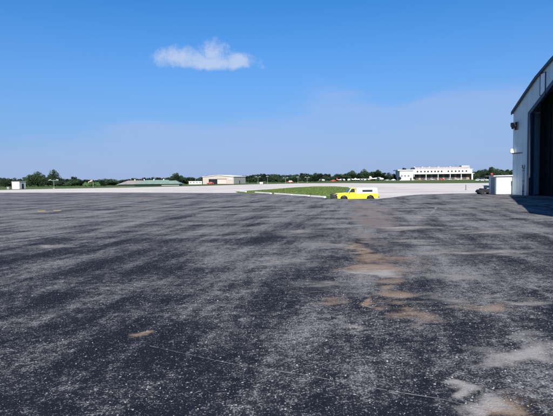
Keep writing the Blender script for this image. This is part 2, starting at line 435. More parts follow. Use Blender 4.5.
gto = bpy.data.objects.new('grass_tufts', me); COL.objects.link(gto)
tag(gto, 'short green grass growing on the island beside the yellow pickup', 'grass', kind='stuff')

# painted lines and the crack filler, thin sheets on the asphalt
def strip(name, pts, wid, m, z, wob=0.0, parent=None):
    vs = []; fs = []
    P = []
    for a, b2 in zip(pts[:-1], pts[1:]):
        L = math.hypot(b2[0] - a[0], b2[1] - a[1]); k = max(1, int(L/.25))
        for i in range(k): P.append((a[0] + (b2[0] - a[0])*i/k, a[1] + (b2[1] - a[1])*i/k))
    P.append(pts[-1])
    dw = 0
    for i, p in enumerate(P):
        q = P[min(i + 1, len(P) - 1)]; r = P[max(i - 1, 0)]
        d = Vector((q[0] - r[0], q[1] - r[1])).normalized(); nrm = Vector((-d.y, d.x))
        dw = dw*0.8 + random.uniform(-wob, wob); ww = wid*(1 + (random.uniform(-.5, .5) if wob else 0))
        vs += [(p[0] + nrm.x*(dw + ww/2), p[1] + nrm.y*(dw + ww/2), z), (p[0] + nrm.x*(dw - ww/2), p[1] + nrm.y*(dw - ww/2), z)]
        if i: fs.append((2*i - 2, 2*i - 1, 2*i + 1, 2*i))
    return MB().add(vs, fs).build(name, m, parent)
M_YEL = paint_worn('faded_yellow_paint', (0.36, 0.30, 0.17), 0.44)
M_YEL2 = paint_worn('yellow_paint', (0.62, 0.44, 0.05), 0.28)
M_TAR = paint_worn('crack_grit', (0.21, 0.205, 0.20), 0.42)
G2 = lambda px, py: tuple(gp(px, py)[:2])
strip('painted_line', [G2(58, 205), G2(120, 207.4), G2(200, 209), G2(300, 210), G2(420, 209.6), G2(532, 208.6)], 0.15, M_YEL, 0.004, 0, apron)
strip('painted_mark', [G2(37.5, 211.2), G2(45.5, 210.8)], 0.55, M_YEL2, 0.004, 0, apron)
strip('painted_mark', [G2(53.5, 210.8), G2(61, 210.5)], 0.55, M_YEL2, 0.004, 0, apron)
strip('crack_line', [G2(150, 346), G2(165, 349), G2(232, 364), G2(310, 376), G2(372, 388), G2(440, 399), G2(500, 414)], 0.013, M_TAR, 0.004, 0.007, apron)

M_SEAM = paint_worn('tar_seam', (0.012, 0.013, 0.018), 0.36)
M_PALE = paint_worn('pale_grit_streak', (0.30, 0.29, 0.28), 0.46)
strip('tar_seam', [G2(392, 246), G2(470, 244.5), G2(560, 244)], 0.10, M_SEAM, 0.004, 0.01, apron)
strip('tar_seam', [G2(-10, 242.5), G2(45, 236), G2(98, 228.5)], 0.16, M_SEAM, 0.004, 0.01, apron)
strip('tar_seam', [G2(-10, 245.8), G2(40, 239), G2(75, 233.5)], 0.12, M_SEAM, 0.004, 0.01, apron)
strip('grit_streak', [G2(384, 229), G2(430, 227.6), G2(475, 228)], 0.35, M_PALE, 0.004, 0.02, apron)
strip('grit_streak', [G2(320, 226.5), G2(350, 226)], 0.25, M_PALE, 0.004, 0.02, apron)
strip('grit_streak', [G2(431, 214), G2(437, 207)], 0.16, M_PALE, 0.008, 0.01, apron)
for p_, q_ in JOINTS: strip('joint', [(p_.x, p_.y), (q_.x, q_.y)], 0.30, M_JOINT, FZ + .004, 0, cw)
# loose white stones on the asphalt
CLUS = [(*gp(px, py)[:2], r) for px, py, r in ((290, 285, 1.2), (240, 300, .9), (350, 330, .6), (420, 330, .8), (480, 320, .9), (300, 360, .5), (480, 395, .35), (330, 300, .8), (180, 380, .5), (120, 400, .4))]
st = MB(); M_STONE = mat('stone', (0.30, 0.29, 0.27), 0.9, 0.3, 20)
for i in range(620):
    Y = 3.2 + 14*random.random()**1.6; X = random.uniform(-.62, .62)*Y
    if random.random() < .6: q_ = random.choice(CLUS); X = random.gauss(q_[0], q_[2]); Y = random.gauss(q_[1], q_[2]*1.6)
    if Y < 2: continue
    r = random.uniform(.004, .010)*(1.6 if random.random() < .05 else 1); a = random.uniform(0, 6.28)
    ca, sa = math.cos(a)*r, math.sin(a)*r
    st.add([(X + ca, Y + sa, 0), (X - sa*.8, Y + ca*.8, 0), (X - ca, Y - sa, 0), (X + sa*.7, Y - ca*.7, 0), (X + ca*.2, Y + sa*.2, r*.9)], [(0, 1, 4), (1, 2, 4), (2, 3, 4), (3, 0, 4)])
me = bpy.data.meshes.new('loose_stones'); me.from_pydata(st.v, [], st.f); me.materials.append(M_STONE)
so = bpy.data.objects.new('loose_stones', me); COL.objects.link(so)
tag(so, 'loose pale stones scattered over the dark asphalt', 'stones', kind='stuff')

# ------------------------------------------------------------------ hangar on the right
M_SIDE = siding('pale_green_siding', (0.60, 0.72, 0.72), 1, 0.6)
M_SIDEX = siding('pale_green_siding_x', (0.60, 0.72, 0.72), 0, 0.6)
M_TRIM = mat('blue_black_trim', (0.025, 0.045, 0.075), 0.5, 0.2)
M_DOOR = siding('dark_green_door', (0.028, 0.042, 0.036), 1, 0.5)
M_LEAF = mat('blue_grey_door_leaf', (0.16, 0.24, 0.33), 0.5, 0.15)
M_ROOFM = mat('grey_metal_roof', (0.32, 0.34, 0.35), 0.45, 0.15, 1.0)
M_DARK = mat('dark_steel', (0.016, 0.017, 0.024), 0.6, 0.3, spec=0.2)
M_WHITE = mat('white_paint', (0.78, 0.78, 0.76), 0.5, 0.05, 2.0, dirt=0.12)
M_SLAB = mat('hangar_slab', (0.13, 0.13, 0.13), 0.8, 0.2, 0.8)
HX = 26.2; HY1, HY0 = 53.2, 33.2; HC = (HY0 + HY1)/2
def roofz(Y):
    t = abs(Y - HC)
    pts = [(0, 13.5), (1.4, 13.3), (2.8, 12.8), (5.4, 11.7), (7.6, 10.42), (10, 8.95), (10.4, 8.7)]
    for (a, za), (b2, zb) in zip(pts[:-1], pts[1:]):
        if a <= t <= b2: return za + (zb - za)*(t - a)/(b2 - a)
    return pts[-1][1]
JB = 6.85                                     # half width of the door
def headz(Y): return min(8.55 + 0.56*(JB - abs(Y - HC)), 11.6)
hg = empty('aircraft_hangar', (0, 0, 0))
tag(hg, 'tall pale green metal hangar with curved roof and open dark door at right edge', 'hangar')
wm = MB()
Ys = sorted(set([HY0, HY1, HC - JB, HC + JB] + [HC + t for t in (-9, -7.6, -6, -5.4, -4, -2.8, -1.4, 0, 1.4, 2.8, 4, 5.4, 6, 7.6, 9)]))
for a, b2 in zip(Ys[:-1], Ys[1:]):
    mdp = (a + b2)/2; op = abs(mdp - HC) < JB
    za, zb = (headz(a), headz(b2)) if op else (0, 0)
    vs = []
    for X in (HX, HX + 0.25): vs += [(X, a, za), (X, b2, zb), (X, b2, roofz(b2)), (X, a, roofz(a))]
    wm.add(vs, [(0, 1, 2, 3), (7, 6, 5, 4), (0, 4, 5, 1), (3, 2, 6, 7)])
wm.box(HX, HX + .25, HC + JB - .001, HC + JB, 0, 8.55); wm.box(HX, HX + .25, HC - JB, HC - JB + .001, 0, 8.55)
wm.build('front_wall', M_SIDE, hg)
MB().box(HX + .25, HX + 38, HY1 - .25, HY1, 0, 8.9).build('side_wall', M_SIDEX, hg)
MB().box(HX + .25, HX + 38, HY0, HY0 + .25, 0, 8.9).build('side_wall', M_SIDEX, hg)
MB().box(HX + 38, HX + 38.25, HY0, HY1, 0, 8.9).build('back_wall', M_SIDE, hg)
RY = [HY0 - .15] + [y for y in Ys] + [HY1 + .15]
prof = [(y, roofz(y) + .02) for y in RY] + [(y, roofz(y) + .22) for y in reversed(RY)]
MB().prism(prof, HX - .12, HX + 38.5, 'yz').build('roof', M_ROOFM, hg)
prof = [(y, roofz(y) - .08) for y in RY] + [(y, roofz(y) + .24) for y in reversed(RY)]
MB().prism(prof, HX - .22, HX - .125, 'yz').build('roof_trim', M_TRIM, hg)
# door frame, recessed leaves, floor
fr = MB(); fr.box(HX - .06, HX + .2, HC + JB - .42, HC + JB + .03, 0, 8.58); fr.box(HX - .06, HX + .2, HC - JB - .03, HC - JB + .42, 0, 8.58)
hy = [HC - JB, HC - JB + (11.6 - 8.55)/.56, HC + JB - (11.6 - 8.55)/.56, HC + JB]
for a, b2 in zip(hy[:-1], hy[1:]):
    fr.add([(X, y, headz(y) + d) for X in (HX - .05, HX + .22) for (y, d) in ((a, -.42), (b2, -.42), (b2, .04), (a, .04))],
           [(0, 1, 2, 3), (7, 6, 5, 4), (0, 4, 5, 1), (3, 2, 6, 7), (0, 3, 7, 4), (1, 5, 6, 2)])
fr.build('door_frame', M_TRIM, hg)
MB().box(HX + .9, HX + 1.05, HC + JB + .42, HC + JB + 1.9, 0.02, 8.6).build('door_leaf', M_LEAF, hg, 0.02)
wdt = 2.35
for k in range(6):
    y1 = HC + JB + 1.6 - k*wdt
    lf = MB().box(HX + 2.2 + .16*(k % 2), HX + 2.32 + .16*(k % 2), y1 - wdt + .03, y1, 0.02, 10.6).build('door_leaf', M_DOOR, hg)
    rb = MB()
    for q in range(3): rb.box(HX + 2.12 + .16*(k % 2), HX + 2.2 + .16*(k % 2), y1 - .1 - q*.95, y1 - q*.95 - .02, 0.02, 10.6)
    rb.build('door_rib', M_DARK, lf)
MB().box(HX + .1, HX + 37.9, HY0 + .3, HY1 - .3, -.2, .012).build('floor_slab', M_SLAB, hg)
MB().box(HX + .3, HX + 3.0, HC - JB, HC + JB, 0.012, .05).build('door_track', M_DARK, hg)
# wall fittings
lp = empty('loudspeaker_horn', (HX, 52.4, 0)); tag(lp, 'dark round horn fixture high on the hangar wall corner', 'fixture')
zc = at(514.7, 126, 52.4).z
MB().lathe([(.08, 0), (.13, -.2), (.33, -.42), (.36, -.45), (.31, -.46)], 'x', (0, 0, zc), 14).build('horn', M_DARK, lp, smooth=False)
MB().box(-.12, .0, -.3, .3, zc - .42, zc + .42).build('mounting_plate', M_DARK, lp, .02)
MB().box(-.5, -.1, .1, .42, zc - .05, zc + .38).build('driver_box', M_DARK, lp, .03)
ll = empty('wall_lamp', (HX, 52.1, 0)); tag(ll, 'small white lamp on a horizontal bracket on the hangar wall', 'lamp')
zl = at(515, 153.2, 52.1).z
MB().tube((0, -.9, zl), (-.25, .75, zl), .05).build('bracket_arm', M_DARK, ll)
MB().tube((0, -.9, zl), (-.25, -.85, zl), .05).build('wall_arm', M_DARK, ll)
MB().lathe([(.08, .42), (.13, .38), (.21, .02), (.19, -.06), (.05, -.07)], 'z', (-.28, .75, zl + .1), 12).build('lamp_shade', M_WHITE, ll, smooth=True)
dp = empty('conduit_pipe', (HX, 50.75, 0)); tag(dp, 'thin dark conduit running up the hangar wall beside the door', 'pipe')
MB().tube((-.07, 0, 0.0), (-.07, 0, 2.9), .055).build('pipe', M_TRIM, dp)
for z in (.4, 1.5, 2.6): MB().box(-.13, 0, -.09, .09, z, z + .07).build('pipe_clamp', M_DARK, dp)
MB().box(-.16, 0, -.14, .14, 2.85, 3.2).build('junction_box', M_TRIM, dp, .02)
# pale vertical panel high on the gable
pn = empty('wall_panel', (HX, 47.4, 0)); tag(pn, 'pale vertical panel high on the hangar front above the door', 'panel')
MB().box(-.05, 0, -.42, .42, 9.95, 12.0).build('sheet', mat('pale_panel', (.72, .76, .78), .5, .08), pn)
b_ = MB(); b_.box(-.08, 0, -.48, -.42, 9.9, 12.05); b_.box(-.08, 0, .42, .48, 9.9, 12.05); b_.box(-.08, 0, -.42, .42, 9.9, 9.95); b_.box(-.08, 0, -.42, .42, 12.0, 12.05)
b_.build('frame', M_TRIM, pn)

# added hangar just outside the frame, shaped so its roof throws the shadow on the ground by the door
h2 = empty('shadow_caster_hangar', (0, 0, 0)); tag(h2, 'added hangar outside the right edge, steep roof and lean-tos shaped to cast a shadow', 'hangar')
X0, XC = 20.0, 32.0
bz = [(0, 6.2), (4.9, 14.2), (9, 14.6), (12, 14.8)]
arc = [(X0 + t, z) for t, z in bz] + [(2*XC - X0 - t, z) for t, z in reversed(bz[:-1])]
MB().prism([(X0, 0)] + arc + [(2*XC - X0, 0)], 3.0, 31.6).build('wall', M_SIDE, h2)
MB().prism([(x, z + .02) for x, z in arc] + [(x, z + .2) for x, z in reversed(arc)], 2.9, 31.65).build('roof', M_ROOFM, h2)
for (pf, ya, yb) in (([(13.6, 2.5), (16.98, 8.0)], 4.0, 21.8), ([(17.0, 3.9), (19.98, 8.7)], 4.0, 27.9)):
    MB().prism([(pf[0][0], 0)] + pf + [(pf[-1][0], 0)], ya, yb).build('shadow_lean_to', M_SIDE, h2)
    MB().prism([(x, z + .02) for x, z in pf] + [(x, z + .15) for x, z in reversed(pf)], ya - .2, yb + .2).build('shadow_lean_to_roof', M_ROOFM, h2)
for y in (6, 10.5, 15, 18.8):
    f_ = MB().box(13.53, 13.6, y, y + 1.4, .5, 1.6).build('window', M_TRIM, h2); MB().box(13.50, 13.53, y + .08, y + 1.32, .58, 1.52).build('pane', mat('dark_glass', (.02, .025, .03), .1, .1, spec=.6), f_)
M_GLASS = MATS['dark_glass']

# ------------------------------------------------------------------ white shed by the hangar corner
sh = empty('utility_shed', (24.42, 53.3, 0)); tag(sh, 'small white metal shed against the far corner of the hangar', 'shed')
M_SHEDW = siding('white_shed_siding', (.80, .80, .78), 0, 0.22)
MB().box(0, 3.2, 0, 1.75, .06, 2.02).build('wall', M_SHEDW, sh)
MB().box(-.03, .09, -.03, .09, .06, 2.02).build('corner_post', mat('grey_green_steel', (.22, .27, .26), .5), sh)
MB().box(-.02, 3.22, -.02, 1.77, 0, .06).build('base_rail', M_DARK, sh)
MB().prism([(-.35, 2.03), (3.5, 2.03), (3.5, 2.2), (-.35, 2.13)], -.18, 1.95).build('roof', mat('grey_roof_sheet', (.42, .44, .45), .5), sh)
MB().box(-.02, 0, .35, 1.2, .1, 1.9).build('door', mat('grey_steel_door', (.2, .22, .23), .5), sh)
bc = empty('beacon', (24.3, 54.1, 2.14)); tag(bc, 'small red beacon lamp on the white shed roof', 'beacon')
MB().lathe([(.16, 0), (.16, .05), (.14, .06)], 'z', (0, 0, 0), 12).build('base', M_DARK, bc)
MB().lathe([(.13, .06), (.13, .2), (.08, .27), (.02, .28)], 'z', (0, 0, 0), 12).build('lens', mat('red_lens', (.55, .04, .05), .3), bc, smooth=True)

# ------------------------------------------------------------------ tow tractor beside the shed
M_RUB = mat('rubber', (.018, .018, .019), .85, .2)
M_BLK = mat('black_paint', (.014, .015, .018), .45, .2)
def wheel(parent, x, y, z, r, wdt, rimm, side):
    t = MB().lathe([(r*.62, -wdt/2), (r*.92, -wdt/2), (r, -wdt*.32), (r, wdt*.32), (r*.92, wdt/2), (r*.62, wdt/2)], 'y', (x, y, z), 20).build('wheel', M_RUB, parent)
    MB().lathe([(r*.61, side*wdt*.30), (r*.5, side*wdt*.36), (r*.2, side*wdt*.28), (r*.16, side*wdt*.45), (.01, side*wdt*.46)], 'y', (x, y, z), 14).build('rim', rimm, t)
M_RIM = mat('steel_rim', (.45, .45, .44), .4, .1, metal=.6)
tg = empty('tow_tractor', (xat(485.0, 55.4), 55.4, 0), 0); tag(tg, 'dark low tow tractor parked beside the white shed', 'tractor')
MB().prism([(-.8, .17), (-.82, .47), (-.75, .55), (-.05, .56), (0, .62), (.85, .62), (.85, .17)], -.5, .5).build('body', M_BLK, tg, .03)
MB().prism([(.05, .63), (.02, .95), (.12, 1.02), (.45, .98), (.85, .98), (.85, .63)], -.42, .42).build('engine_cowl', mat('grey_blue_paint', (.25, .32, .38), .5, .1), tg, .03)
MB().box(-.55, -.2, -.35, .35, .565, .68).build('seat', M_RUB, tg, .03)
MB().tube((.0, 0, .64), (-.14, 0, .98), .02).build('steering_column', M_DARK, tg)
MB().lathe([(.15, -.012), (.17, 0), (.15, .012)], 'z', (-.15, 0, .99), 14).build('steering_wheel', M_RUB, tg)
MB().box(-.92, -.825, -.45, .45, .22, .42).build('bumper', M_RUB, tg, .02)
for x in (-.5, .55):
    for s in (-1, 1): wheel(tg, x, s*.5, .2, .2, .14, M_RIM, s)
po = empty('marker_post', (xat(466, 90), 90, FZ)); tag(po, 'thin grey post standing on the pale concrete before the shed', 'post')
MB().tube((0, 0, 0), (0, 0, .95), .05).build('post', M_DARK, po); MB().box(-.15, .15, -.15, .15, 0, .05).build('base', M_DARK, po)

# ------------------------------------------------------------------ kerb blocks along the island
M_KERB = mat('white_kerb_concrete', (.60, .59, .56), .85, .12, 6, bump=.2, dirt=.25)
KB = [((240, 191.4), (246, 191.9), 'far end of the row'), ((255.5, 192.6), (271, 193.7), 'second from the far end'), ((275, 194.0), (292, 195.1), 'middle of the row'), ((293, 195.2), (309, 196.3), 'fourth from the far end'), ((311.5, 196.6), (325, 197.5), 'nearest the yellow pickup')]
for a, b2, wh in KB:
    p, q = gp(*a), gp(*b2); p = Vector((p.x, p.y, 0)); q = Vector((q.x, q.y, 0)); L = (q - p).length
    o = MB().prism([(-.14, -.05), (-.14, .09), (-.09, .14), (.09, .14), (.14, .09), (.14, -.05)], 0, L).build('kerb_block', M_KERB, None, .015)
    d = (q - p).normalized(); o.location = p; o.rotation_euler = (0, 0, math.atan2(d.y, d.x) - math.pi/2)
    tag(o, 'white concrete kerb block along the grass edge, ' + wh, 'kerb', 'kerb blocks along the grass island')

# ------------------------------------------------------------------ yellow pickup with white cap
M_PY = mat('yellow_truck_paint', (.80, .62, .035), .38, .05, 2, dirt=.08)
M_PW = mat('white_cap_paint', (.80, .80, .78), .45, .04, 2, dirt=.06)
M_CHR = mat('chrome', (.6, .6, .6), .2, .05, metal=.9)
TY = 49.3
tr = empty('pickup_truck', (xat(356.3, TY), TY, FZ), R(2)); tag(tr, 'yellow compact pickup with white bed cap and black push bumper beside the grass', 'pickup truck')
def arch(cx, r, z0, k=8): return [(cx + r*math.cos(a), z0 + r*math.sin(a)) for a in [math.pi*(i)/k for i in range(k + 1)]]
WZ, WR = .30, .30
bottom = [(2.06, .40), (1.66, .40)] + [(x, z) for x, z in arch(1.27, .38, .34)] + [(.85, .34), (-1.0, .34)] + [(x, z) for x, z in arch(-1.42, .38, .34)] + [(-1.84, .38), (-2.08, .40)]
prof = [(-2.1, .66), (-2.07, .84), (-1.98, .90), (-1.0, .97), (-.18, .95), (-.16, .84), (2.06, .84), (2.08, .7)] + bottom
MB().prism(prof, -.80, .80).build('body', M_PY, tr, .035, 3)
def qbox(b, t):                                # frustum from a bottom and a top rectangle (x0,x1,halfy,z)
    m = MB()
    m.loft([[(b[0], -b[2], b[3]), (b[1], -b[2], b[3]), (b[1], b[2], b[3]), (b[0], b[2], b[3])], [(t[0], -t[2], t[3]), (t[1], -t[2], t[3]), (t[1], t[2], t[3]), (t[0], t[2], t[3])]])
    return m
qbox((-1.02, -.20, .76, .94), (-.66, -.22, .64, 1.47)).build('cab', M_PY, tr, .05, 3)
qbox((-.165, 2.05, .785, .845), (-.14, 1.98, .70, 1.45)).build('bed_cap', M_PW, tr, .05, 3)
def sidepane(name, pts, b, t, m, parent, s, out=.012):
    vs = []
    for (x, z) in pts:
        k = (z - b[3])/(t[3] - b[3]); hyy = b[2] + (t[2] - b[2])*k; vs.append((x, s*(hyy + out), z))
    vs2 = [(x, y - s*.04, z) for x, y, z in vs]
    return MB().loft([vs, vs2]).build(name, m, parent)
cb, ct = (-1.02, -.20, .76, .94), (-.66, -.22, .64, 1.47); kb, kt = (-.165, 2.05, .785, .845), (-.14, 1.98, .70, 1.45)
for s in (-1, 1):
    sidepane('side_window', [(-.88, 1.0), (-.30, 1.0), (-.30, 1.38), (-.62, 1.38)], cb, ct, M_GLASS, tr, s)
    sidepane('cap_window', [(.46, 1.02), (1.5, 1.02), (1.5, 1.25), (.46, 1.25)], kb, kt, M_GLASS, tr, s)
    sidepane('cap_window', [(.10, 1.08), (.26, 1.08), (.26, 1.2), (.10, 1.2)], kb, kt, mat('pale_vent', (.5, .52, .55), .5), tr, s)
    dr = MB().box(-.98, -.26, s*.80 - .008, s*.80 + .008, .42, .90).build('door', M_PY, tr, .004)
    MB().box(-.40, -.28, s*.81, s*.835, .78, .81).build('handle', M_CHR, dr)
    MB().box(-2.0, 2.0, s*.802 - .006, s*.802 + .01, .60, .625).build('side_moulding', M_CHR, tr)
    for gx in (-1.0, -.22): MB().box(gx - .012, gx + .012, s*.803 - .006, s*.803 + .006, .40, .93).build('panel_gap', M_BLK, tr)
    MB().tube((-.85, s*.78, 1.02), (-.87, s*.95, 1.05), .015).build('mirror_arm', M_BLK, tr)
    MB().box(-.92, -.84, s*.93 - .07, s*.93 + .07, .98, 1.14).build('mirror', M_CHR, tr, .015)
    MB().lathe([(.10, 0), (.10, -.03), (.05, -.05)], 'x', (-2.105, s*.56, .70), 12).build('headlight', M_CHR, tr)
    MB().box(2.075, 2.10, s*.68 - .08, s*.68 + .08, .55, .75).build('tail_light', mat('red_light', (.4, .02, .02), .3), tr)
    for x in (-1.42, 1.27): wheel(tr, x, s*.68, WZ, WR, .2, M_RIM, s)
MB().loft([[(-1.005, -.66, 1.0), (-1.005, .66, 1.0), (-.70, .58, 1.42), (-.70, -.58, 1.42)], [(-.95, -.66, 1.0), (-.95, .66, 1.0), (-.62, .58, 1.42), (-.62, -.58, 1.42)]]).build('windscreen', M_GLASS, tr)
MB().box(2.025, 2.05, -.5, .5, 1.0, 1.3).build('rear_window', M_GLASS, tr)
MB().box(-2.125, -2.10, -.42, .42, .58, .80).build('grille', M_BLK, tr)
MB().box(2.085, 2.2, -.76, .76, .42, .56).build('rear_bumper', M_CHR, tr, .02)
pb = MB().box(-2.62, -2.50, -.62, .62, .36, .84).build('push_bumper', M_BLK, tr, .02)
for s in (-1, 1): MB().box(-2.50, -2.09, s*.45 - .06, s*.45 + .06, .40, .70).build('bumper_arm', M_BLK, pb)
MB().box(-2.50, -2.12, -.66, .66, .42, .60).build('front_bumper', M_BLK, tr, .02)
MB().box(-1.6, 1.8, -.5, .5, .22, .34).build('chassis', M_BLK, tr)

# ------------------------------------------------------------------ far buildings
M_BEIGE = siding('beige_siding', (.47, .41, .36), 0, 0.8)
M_GREYW = siding('grey_siding', (.29, .29, .28), 1, 0.8)
def place(px, Y, rz=0.0, z=FZ): return (xat(px, Y), Y, z)
# middle hangar, gable front turned a little to the left
mh = empty('small_hangar', place(233.6, 300), 0); mh.rotation_euler = (0, 0, R(-26))
tag(mh, 'low beige hangar with dark doorway and shallow gable behind the taxiway', 'hangar')
W_, D_ = 23.2, 15.0; ez, pz = 4.5, 5.5
# local: front along -x from corner 0, depth along +y
def gable(x0, x1, y0, y1, ez, pz):
    xm = (x0 + x1)/2
    return MB().prism([(x0, 0), (x0, ez), (xm, pz), (x1, ez), (x1, 0)], y0, y1)
gable(-W_, 0, 0, D_, ez, pz).build('wall', M_BEIGE, mh)
xm = -W_/2
for (xa, za, xb, zb) in ((-W_ - .4, ez - .05, xm, pz), (xm, pz, .4, ez - .05)):
    MB().prism([(xa, za + .02), (xb, zb + .02), (xb, zb + .25), (xa, za + .25)], -.4, D_ + .4).build('roof', mat('white_roof', (.68, .68, .66), .5), mh)
MB().box(0.02, .06, .3, D_ - .3, .05, ez - .5).build('side_cladding', M_GREYW, mh)
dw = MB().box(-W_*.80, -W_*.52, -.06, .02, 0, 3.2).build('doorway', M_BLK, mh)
MB().box(-W_*.52, -W_*.22, -.10, .0, 2.9, 3.3).build('door_track', mat('brown_track', (.20, .13, .11), .6), mh)
MB().box(-W_*.50, -W_*.24, -.08, .0, 0.1, 2.85).build('door_panel', mat('beige_panel', (.50, .44, .38), .6), mh)
MB().box(-W_*.16, -W_*.04, -.05, .0, 3.0, 3.6).build('sign_board', M_WHITE, mh)
MB().box(.065, .09, 6.8, 7.8, 0, 2.1).build('side_door', M_DARK, mh)
# low white building left of it
lw = empty('low_storage_building', place(195.3, 310)); tag(lw, 'long low white building at the left end of the beige hangar', 'building')
MB().box(-4.2, 4.2, 0, 6, 0, 1.75).build('wall', M_WHITE, lw); MB().box(-4.4, 4.4, -.3, 6.3, 1.76, 1.95).build('roof', M_WHITE, lw)
for x in (-3, -1, 1, 3): MB().box(x - .4, x + .4, -.04, 0, .8, 1.4).build('window', M_GLASS, lw)
# green roofed barn
gr = empty('green_roofed_building', place(148, 238)); gr.scale = (.72, .72, .62); tag(gr, 'long low building with pale green hipped roof and white ridge vents', 'building')
s_ = 330/FPX
M_GRN = mat('green_metal_roof', (.17, .235, .195), .6, .12, .4); M_PINK = mat('weathered_pink_roof', (.25, .215, .205), .7, .15, .4)
x0, x1 = -32*s_, 26*s_
MB().box(x0 + 1, x1 - 1, 2, 14, 0, 1.5).build('wall', mat('drab_wall', (.24, .28, .23), .8), gr)
def hip(x0, x1, y0, y1, z0, z1, ins):
    ym = (y0 + y1)/2
    return MB().add([(x0, y0, z0), (x1, y0, z0), (x1, y1, z0), (x0, y1, z0), (x0 + ins, ym, z1), (x1 - ins, ym, z1)], [(0, 1, 5, 4), (1, 2, 5), (2, 3, 4, 5), (3, 0, 4), (0, 3, 2, 1)])
hip(x0 + 12.2, x1, 0, 16, 1.5, 4.7, 6).build('roof', M_GRN, gr)
hip(x0, x0 + 22, .4, 15.6, 1.45, 4.5, 6).build('roof', M_PINK, gr)
for px in (131.5, 141, 151, 161):
    x = (px - 148)*s_; v = MB().lathe([(.35, 4.5), (.35, 5.1), (.6, 5.2), (.1, 5.5)], 'z', (x, 8, 0), 10).build('ridge_vent', M_WHITE, gr)
hip(x1 - 9, x1 + 5, -4, 9, 1.4, 4.1, 4).build('wing_roof', M_GRN, gr)
MB().box(x1 - 8, x1 + 4, -3, 8, 0, 1.4).build('wing_wall', MATS['drab_wall'], gr)
# striped hut on the left
hu = empty('striped_hut', place(15.5, 185), R(-14)); tag(hu, 'small white and pink striped airfield hut on the left grass', 'hut')
s_ = 185/FPX
M_PNK = mat('pink_paint', (.72, .42, .40), .6, .08)
MB().box(-4.4*s_, 4.4*s_, 0, 3.4, 0, 2.75).build('wall', M_WHITE, hu)
for xx in ((-4.42*s_, -3.6*s_), (3.5*s_, 4.42*s_), (-1.6*s_, -1.0*s_)): MB().box(xx[0], xx[1], -.03, 0.0, .02, 2.74).build('stripe', M_PNK, hu)
MB().box(4.43*s_, 4.43*s_ + .05, .1, 3.3, .05, 2.7).build('shaded_side', mat('side_shade_grey_green', (.42, .47, .44), .7), hu)  # grey-green colour paints the shade on the hut's side face
MB().box(-4.6*s_, 4.6*s_ + .1, -.15, 3.5, 2.755, 2.86).build('roof', M_WHITE, hu)
MB().box(4.43*s_ + .05, 4.43*s_ + .09, 1.2, 2.1, .05, 2.05).build('door', M_DARK, hu)
MB().tube((-1, 1, 2.86), (-1, 1, 4.6), .06).build('antenna', M_DARK, hu)
cb_ = empty('equipment_cabinet', place(7.6, 183)); tag(cb_, 'small pale grey cabinet on the grass left of the striped hut', 'cabinet')
MB().box(-.35, .35, 0, .5, 0, .75).build('housing', mat('pale_grey', (.5, .55, .53), .6), cb_, .03); MB().box(-.4, .4, -.04, .54, .755, .82).build('lid', MATS['pale_grey'], cb_)
MB().box(-.3, .3, -.015, 0, .08, .68).build('door', MATS['grey_steel_door'], cb_)

# terminal building
TYY = 455; s_ = TYY/FPX
te = empty('terminal_building', place(435.5, TYY)); tag(te, 'long white two storey terminal with a row of small dark windows', 'building')
def tx(px): return (px - 435.5)*s_
z = lambda py, px=435.5: at(px, py, TYY).z - FZ
M_TW = mat('terminal_white', (.66, .66, .65), .6, .04, .5)
M_BRK = mat('terminal_brick', (.30, .20, .17), .85, .25, 1.0)
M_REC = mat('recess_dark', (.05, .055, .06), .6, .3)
zf, zt, zr = z(173.6), z(169.2), z(167.2)
MB().box(tx(412.5), tx(472), 0, 14, zf, zt).build('upper_storey', M_TW, te)
MB().box(tx(413.5), tx(471), 4.0, 13.5, 0, zf - .02).build('ground_floor', M_BRK, te)
MB().box(tx(411), tx(474), -1.0, 15, zf - .35, zf - .02).build('canopy_edge', M_TW, te)
MB().box(tx(415), tx(470), .4, 13.6, zt + .01, zr).build('roof_parapet', mat('parapet_pinkish', (.33, .29, .30), .7, .15, .5), te)
MB().box(tx(412), tx(473), -.4, 14.4, zt - .25, zt + .0).build('roof_edge', M_TW, te)
wx = [417.5, 421, 424.8, 428, 431.5, 435, 438.2, 441.6, 448.2, 451.8, 455.5, 459, 462.5, 466.2]
for px in wx:
    f_ = MB().box(tx(px) - .85, tx(px) + .85, -.06, 0, zf + 1.1, zf + 2.9).build('window', mat('window_frame_grey', (.3, .32, .34), .5), te)
    MB().box(tx(px) - .7, tx(px) + .7, -.1, -.06, zf + 1.25, zf + 2.75).build('pane', M_GLASS, f_)
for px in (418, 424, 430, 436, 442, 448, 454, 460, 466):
    MB().box(tx(px) - 1.9, tx(px) + 1.9, 3.9, 4.0, .4, zf - 1.0).build('recess_shade', M_REC, te)  # dark sheets painting the shade in the recess under the canopy
for px in (414, 426, 438, 450, 461): MB().box(tx(px) - .2, tx(px) + .2, -.5, -.1, 0, zf - .36).build('column', M_TW, te)
MB().box(tx(471.2), tx(472.6), -.8, 0.6, 0, zf - .36).build('end_column', M_TW, te)
